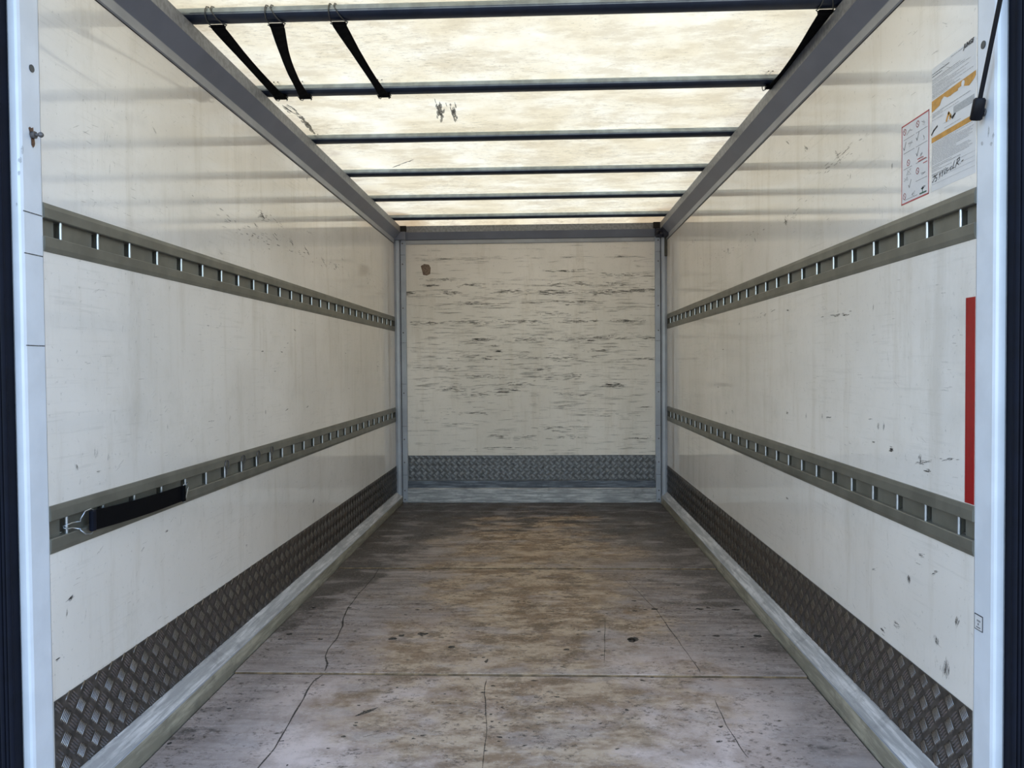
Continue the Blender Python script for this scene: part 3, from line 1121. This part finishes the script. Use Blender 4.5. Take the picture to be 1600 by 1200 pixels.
hand = [
    [(.04, .875), (.10, .868), (.07, .905), (.04, .925), (.02, .92)],
    [(.165, .868), (.11, .875), (.115, .895), (.15, .90), (.14, .925), (.10, .93)],
    [(.185, .922), (.19, .924)],
    [(.21, .885), (.245, .865), (.22, .92)],
    [(.275, .880), (.31, .858), (.285, .915)],
    [(.34, .865), (.345, .90), (.37, .895), (.375, .86)], [(.335, .85), (.34, .852)], [(.375, .845), (.38, .847)],
    [(.42, .862), (.40, .875), (.42, .885), (.40, .905)],
    [(.43, .885), (.47, .88)],
    [(.53, .862), (.49, .875), (.50, .895), (.53, .885)],
    [(.60, .825), (.55, .89), (.60, .885)],
    [(.68, .82), (.62, .895)], [(.66, .83), (.72, .815), (.72, .84), (.66, .86), (.71, .885)],
    [(.735, .88), (.74, .882)],
    [(.77, .865), (.81, .86)]]
for s_ in hand:
    stroke(b, [(u*.92, .885+(v-.875)*.8-.012*u) for u, v in s_], O, .0009, .0019)
b.build('handwriting', M_ink, t)['kind'] = 'stuff'


def text(s, size, loc, mat, parent, name='lettering', shear=0.0):
    cu = bpy.data.curves.new(name, 'FONT')
    cu.body = s
    cu.size = size
    cu.shear = shear
    cu.extrude = .0002
    cu.offset = .0003
    tmp = bpy.data.objects.new('tmp', cu)
    COL.objects.link(tmp)
    bpy.context.view_layer.update()
    me = bpy.data.meshes.new_from_object(tmp.evaluated_get(bpy.context.evaluated_depsgraph_get()))
    bpy.data.objects.remove(tmp)
    me.materials.clear()
    me.materials.append(mat)
    R = Matrix(((0, 0, -1), (-1, 0, 0), (0, 1, 0))).to_4x4()
    me.transform(Matrix.Translation(loc)@R)
    o = bpy.data.objects.new(name, me)
    COL.objects.link(o)
    attach(o, parent)
    return o


text('JUNGE', .0135, Vector((W-.0012, yd-.74*w_, zt-.030*h_)), M_ink, t, shear=.3)

# ------------------------------------------------------------------ marks on the walls


def slivers(b, c, ax, off, L, hgt, n, ang=0, lmin=.01, lmax=.05, th=.0012):
    """bunch of thin ragged scratches spread over L x hgt about c"""
    o1, o2 = {0: (1, 2), 1: (0, 2), 2: (0, 1)}[ax]
    ca, sa = math.cos(ang), math.sin(ang)
    for k in range(n):
        u, v = random.gauss(0, L/2.6), random.gauss(0, hgt/2.6)
        l_ = random.uniform(lmin, lmax)/2
        h = th*random.uniform(.4, 1.3)/2
        tilt = ang+random.gauss(0, .05)
        pts = [(-l_, 0), (-l_*.4, h*random.uniform(.5, 1.4)), (l_*.5, h*random.uniform(.5, 1.4)), (l_, 0), (l_*.3, -h), (-l_*.6, -h)]
        vs = []
        for (a, bb2) in pts:
            p = [0, 0, 0]
            p[ax] = off
            x = a*math.cos(tilt)-bb2*math.sin(tilt)
            y = a*math.sin(tilt)+bb2*math.cos(tilt)
            p[o1] = c[o1]+u*ca-v*sa+x
            p[o2] = c[o2]+u*sa+v*ca+y
            vs.append(p)
        b.add(vs, [tuple(range(6))])


random.seed(21)
YB = 6.0845
d1, d2 = MB(), MB()


def inside(x, z):
    return .11 < x < W-.11 and .39 < z < 2.0


# front wall: (px, py, half length px, density)
for (x, y, L, h, n_s) in ((865, 457, 22, 5, 30), (800, 455, 18, 4, 14), (945, 457, 22, 5, 24), (707, 458, 14, 5, 14), (640, 458, 10, 3, 10), (1018, 453, 20, 3, 18), (880, 423, 26, 3, 12), (960, 602, 12, 4, 20), (780, 549, 4, 3, 8), (775, 540, 5, 2, 4), (750, 531, 10, 3, 16), (735, 474, 14, 3, 10), (765, 475, 8, 2, 6), (690, 437, 20, 3, 10), (740, 445, 14, 3, 10), (670, 446, 12, 2, 8), (885, 444, 24, 4, 14), (970, 430, 26, 4, 16), (960, 445, 26, 5, 14), (990, 455, 14, 2, 8),
                         (820, 502, 26, 4, 16), (740, 504, 20, 4, 14), (900, 502, 22, 4, 14), (985, 502, 22, 3, 14), (670, 505, 18, 3, 12), (820, 531, 30, 4, 18), (905, 530, 24, 4, 18), (960, 527, 20, 4, 10), (1020, 528, 12, 3, 10), (900, 472, 30, 3, 12), (830, 473, 20, 2, 6), (880, 490, 22, 3, 8), (860, 560, 40, 5, 16), (750, 560, 40, 5, 16), (940, 548, 24, 3, 8), (760, 588, 30, 4, 14), (890, 588, 36, 5, 16), (1005, 561, 14, 3, 8), (840, 577, 20, 3, 8), (700, 575, 24, 4, 8),
                         (700, 608, 16, 4, 12), (790, 610, 12, 4, 12), (745, 617, 18, 4, 10), (900, 616, 24, 3, 10), (880, 635, 14, 3, 6), (810, 600, 16, 4, 8), (1010, 636, 8, 1, 5), (740, 645, 24, 3, 10), (720, 663, 20, 3, 6), (900, 667, 26, 3, 6), (780, 682, 12, 4, 8), (1000, 685, 12, 2, 8), (885, 683, 20, 3, 8), (820, 684, 12, 5, 8), (780, 700, 30, 3, 8), (945, 648, 22, 3, 6), (860, 670, 20, 4, 8)):
    c = hit(x, y, 1, YB)
    slivers(d1 if n_s > 7 else d2, c, 1, YB-.0006, L/201*1.9, h/201*1.3, int(n_s*2.8), 0, .008, .075, .0032)
for k in range(520):
    z = min(max(random.gauss(1.25, .38), .42), 1.9)
    x = random.uniform(.15, W-.15)
    slivers(d2, Vector((x, YB, z)), 1, YB-.0003, .06, .012, 2, 0, .02, .16, .0026)
d1.build('rub_marks', M_scuffb, wb_)['kind'] = 'stuff'
d2.build('faint_rub_marks', M_scuff, wb_)['kind'] = 'stuff'
# brown glue residue
b = MB()
c = hit(665, 422, 1, YB)
vs = [(c.x-.038, YB-.0005, c.z+.032), (c.x-.01, YB-.0005, c.z+.047), (c.x+.026, YB-.0005, c.z+.042), (c.x+.040, YB-.0005, c.z+.018), (c.x+.036, YB-.0005, c.z-.03), (c.x+.010, YB-.0005, c.z-.043), (c.x-.020, YB-.0005, c.z-.038), (c.x-.028, YB-.0005, c.z-.004)]
b.add(vs, [tuple(range(8))])
b.build('glue_patch', M_brown, wb_)

# side walls
for (wall, X, off, marks) in (
        (wl_, 0.0, .0005, [(410, 338, 10, 6, 26, -.3), (480, 280, 3, 6, 8, 1.3), (400, 352, 6, 3, 8, -.3), (430, 370, 14, 6, 14, -.35), (455, 378, 14, 4, 16, -.35), (480, 393, 16, 4, 16, -.3), (505, 408, 12, 4, 14, -.3), (525, 416, 10, 4, 10, -.3), (535, 405, 6, 2, 6, -.3), (545, 430, 4, 8, 8, 1.5), (575, 443, 6, 3, 6, 0), (150, 707, 2, 10, 6, 1.5), (170, 714, 2, 5, 6, 1.3), (120, 730, 3, 5, 8, -1.2), (154, 737, 3, 2, 4, 0), (262, 668, 1, 5, 4, 1.5), (300, 688, 6, 2, 4, 0), (330, 658, 10, 3, 8, 0), (359, 652, 3, 5, 4, 1),
                            (110, 935, 5, 4, 14, .3), (105, 958, 2, 5, 6, 1.2), (260, 830, 3, 3, 6, 0), (385, 852, 3, 3, 8, 0), (223, 858, 4, 3, 6, .5), (490, 782, 5, 3, 10, .6), (415, 644, 1.5, 3, 6, 1.5), (448, 640, 6, 1.5, 8, .15), (480, 636, 8, 1.5, 8, .15), (545, 608, 4, 2, 4, 0), (540, 552, 5, 1, 4, 0), (440, 550, 6, 1, 6, 0), (410, 549, 4, 1, 4, 0), (430, 580, 4, 1, 4, 0), (566, 760, 3, 5, 8, .8), (485, 835, 5, 3, 6, .8), (460, 515, 10, 2, 6, -.2), (590, 575, 8, 14, 14, 0), (325, 508, 2, 3, 4, 0), (450, 536, 3, 1, 3, 0), (242, 205, 6, 3, 6, -.6), (265, 450, 3, 4, 3, 1.2), (345, 395, 8, 4, 6, -.3), (90, 1030, 4, 4, 10, 0), (205, 784, 5, 8, 16, 0)]),
        (wr_, W, W-.0005, [(1393, 703, 4, 5, 34, 0), (1372, 666, 2, 5, 8, 1.4), (1381, 667, 2, 5, 8, 1.4), (1285, 650, 3, 4, 8, 1.4), (1296, 652, 12, 1, 10, .1), (1230, 644, 4, 5, 6, 0), (1260, 650, 2, 6, 8, 1.5), (1365, 691, 3, 2, 6, 0), (1360, 655, 10, 1, 6, .1), (1440, 722, 30, 4, 18, .18), (1480, 718, 22, 3, 10, .18), (1437, 715, 4, 8, 10, 1.4), (1450, 736, 12, 3, 10, .1), (1320, 492, 14, 1.5, 14, -.05), (1285, 495, 6, 1, 4, 0), (1365, 480, 1, 4, 4, 1.4), (1231, 485, 2, 2, 6, 0), (1228, 345, 8, 6, 14, -.6), (1310, 245, 16, 5, 14, -.7), (1260, 232, 10, 6, 14, -.5), (1230, 222, 8, 4, 8, -.5), (1394, 259, 1, 4, 6, 1.4), (1329, 275, 1, 3, 5, 1.4),
                          (1420, 905, 3, 10, 22, 1.4), (1495, 970, 3, 8, 14, 1.2), (1230, 779, 2, 4, 6, 0), (1440, 867, 12, 3, 8, .2), (1460, 895, 10, 4, 8, .4), (1478, 1045, 12, 14, 40, 1.4), (1463, 1000, 4, 12, 12, 1.4), (1400, 975, 10, 8, 12, 0), (1380, 985, 8, 8, 12, 0), (1365, 890, 14, 3, 8, .3), (1250, 415, 5, 3, 6, -.5), (1180, 375, 3, 4, 8, -.8), (1138, 392, 8, 4, 10, -.8), (1100, 415, 8, 4, 8, -.7), (1082, 378, 4, 4, 8, -.8), (1130, 546, 5, 1, 6, 0), (1118, 561, 4, 1, 5, 0), (1155, 507, 3, 3, 6, .3), (1180, 455, 3, 2, 4, 0), (1145, 643, 5, 3, 8, 0), (1122, 605, 3, 2, 5, 0), (1115, 775, 3, 4, 8, .8), (1135, 645, 3, 3, 5, 0)])):
    b = MB()
    k_ = MB()
    f_ = MB()
    for (x, y, L, h, n_s, ang) in marks:
        c = hit(x, y, 0, X)
        k = c.y/FPX
        st = 1.3 if c.y < 3 else 1.8
        # image angle carries to the wall: right wall runs the other way
        slivers(k_ if n_s >= 10 else b, c, 0, off, L*k*1.2, h*k*.9, int(n_s*1.1), ang if X == 0 else -ang, .003*st*2, .010*st*2, .0013*st)
    trails = ([(372, 358, 445, 386, 26, 30), (445, 386, 540, 424, 24, 30), (402, 334, 420, 342, 20, 26), (480, 362, 492, 368, 6, 5), (420, 336, 452, 362, 8, 14), (282, 296, 380, 356, 14, 30), (560, 408, 590, 450, 12, 30)] if X == 0 else
              [(1290, 262, 1335, 226, 30, 22), (1222, 350, 1250, 332, 14, 20), (1075, 420, 1180, 372, 26, 40), (1076, 384, 1088, 374, 10, 10), (1100, 410, 1230, 340, 20, 40), (1180, 500, 1240, 470, 10, 20), (1300, 492, 1335, 490, 14, 8)])
    for (xa, ya, xb, yb_, n_s, wd_) in trails:
        A, B_ = hit(xa, ya, 0, X), hit(xb, yb_, 0, X)
        slivers(k_ if n_s > 21 and X == 0 else b, (A+B_)/2, 0, off, (B_-A).length*.9, wd_*.0012, n_s, math.atan2(B_.z-A.z, B_.y-A.y), .01, .05, .003)
    for q in range(420):
        c = Vector((X, random.uniform(1.85, 5.95), random.choice((random.uniform(.32, .62), random.uniform(.78, 1.3), random.uniform(1.5, 1.95)))))
        slivers(f_, c, 0, off if X == 0 else off, .04, .03, 2, random.choice((0, 0, .5, 1.4)), .006, .04, .0018)
    b.build('rub_marks', M_scuff, wall)['kind'] = 'stuff'
    k_.build('dark_rub_marks', M_scuffb, wall)['kind'] = 'stuff'
    f_.build('faint_rub_marks', M_scuff3, wall)['kind'] = 'stuff'

# smudges on the roof sheet
b = MB()
random.seed(5)
for (x, y, L, h, n_s, ang) in ():
    c = hit(x, y, 2, H)
    k = c.y/FPX
    slivers(b, c, 2, H-.001, L*k*1.2, h*k*1.2*2.2, n_s, ang, .02, .07, .006)
for (xa, ya, xb, yb_, wd_, n_s) in ((685, 162, 690, 183, .020, 46), (706, 162, 711, 183, .018, 36), (448, 168, 468, 182, .03, 20), (468, 180, 491, 207, .018, 40), (612, 262, 662, 243, .008, 14), (560, 316, 600, 312, .02, 10)):
    A, B_ = hit(xa, ya, 2, H), hit(xb, yb_, 2, H)
    slivers(b, (A+B_)/2, 2, H-.001, (B_-A).length*.8, wd_, n_s, math.atan2(B_.y-A.y, B_.x-A.x), .03, .08, .008)
b.build('smudges', trans_mark('dark_roof_smudge', (.02, .018, .015), .85), cl_)['kind'] = 'stuff'
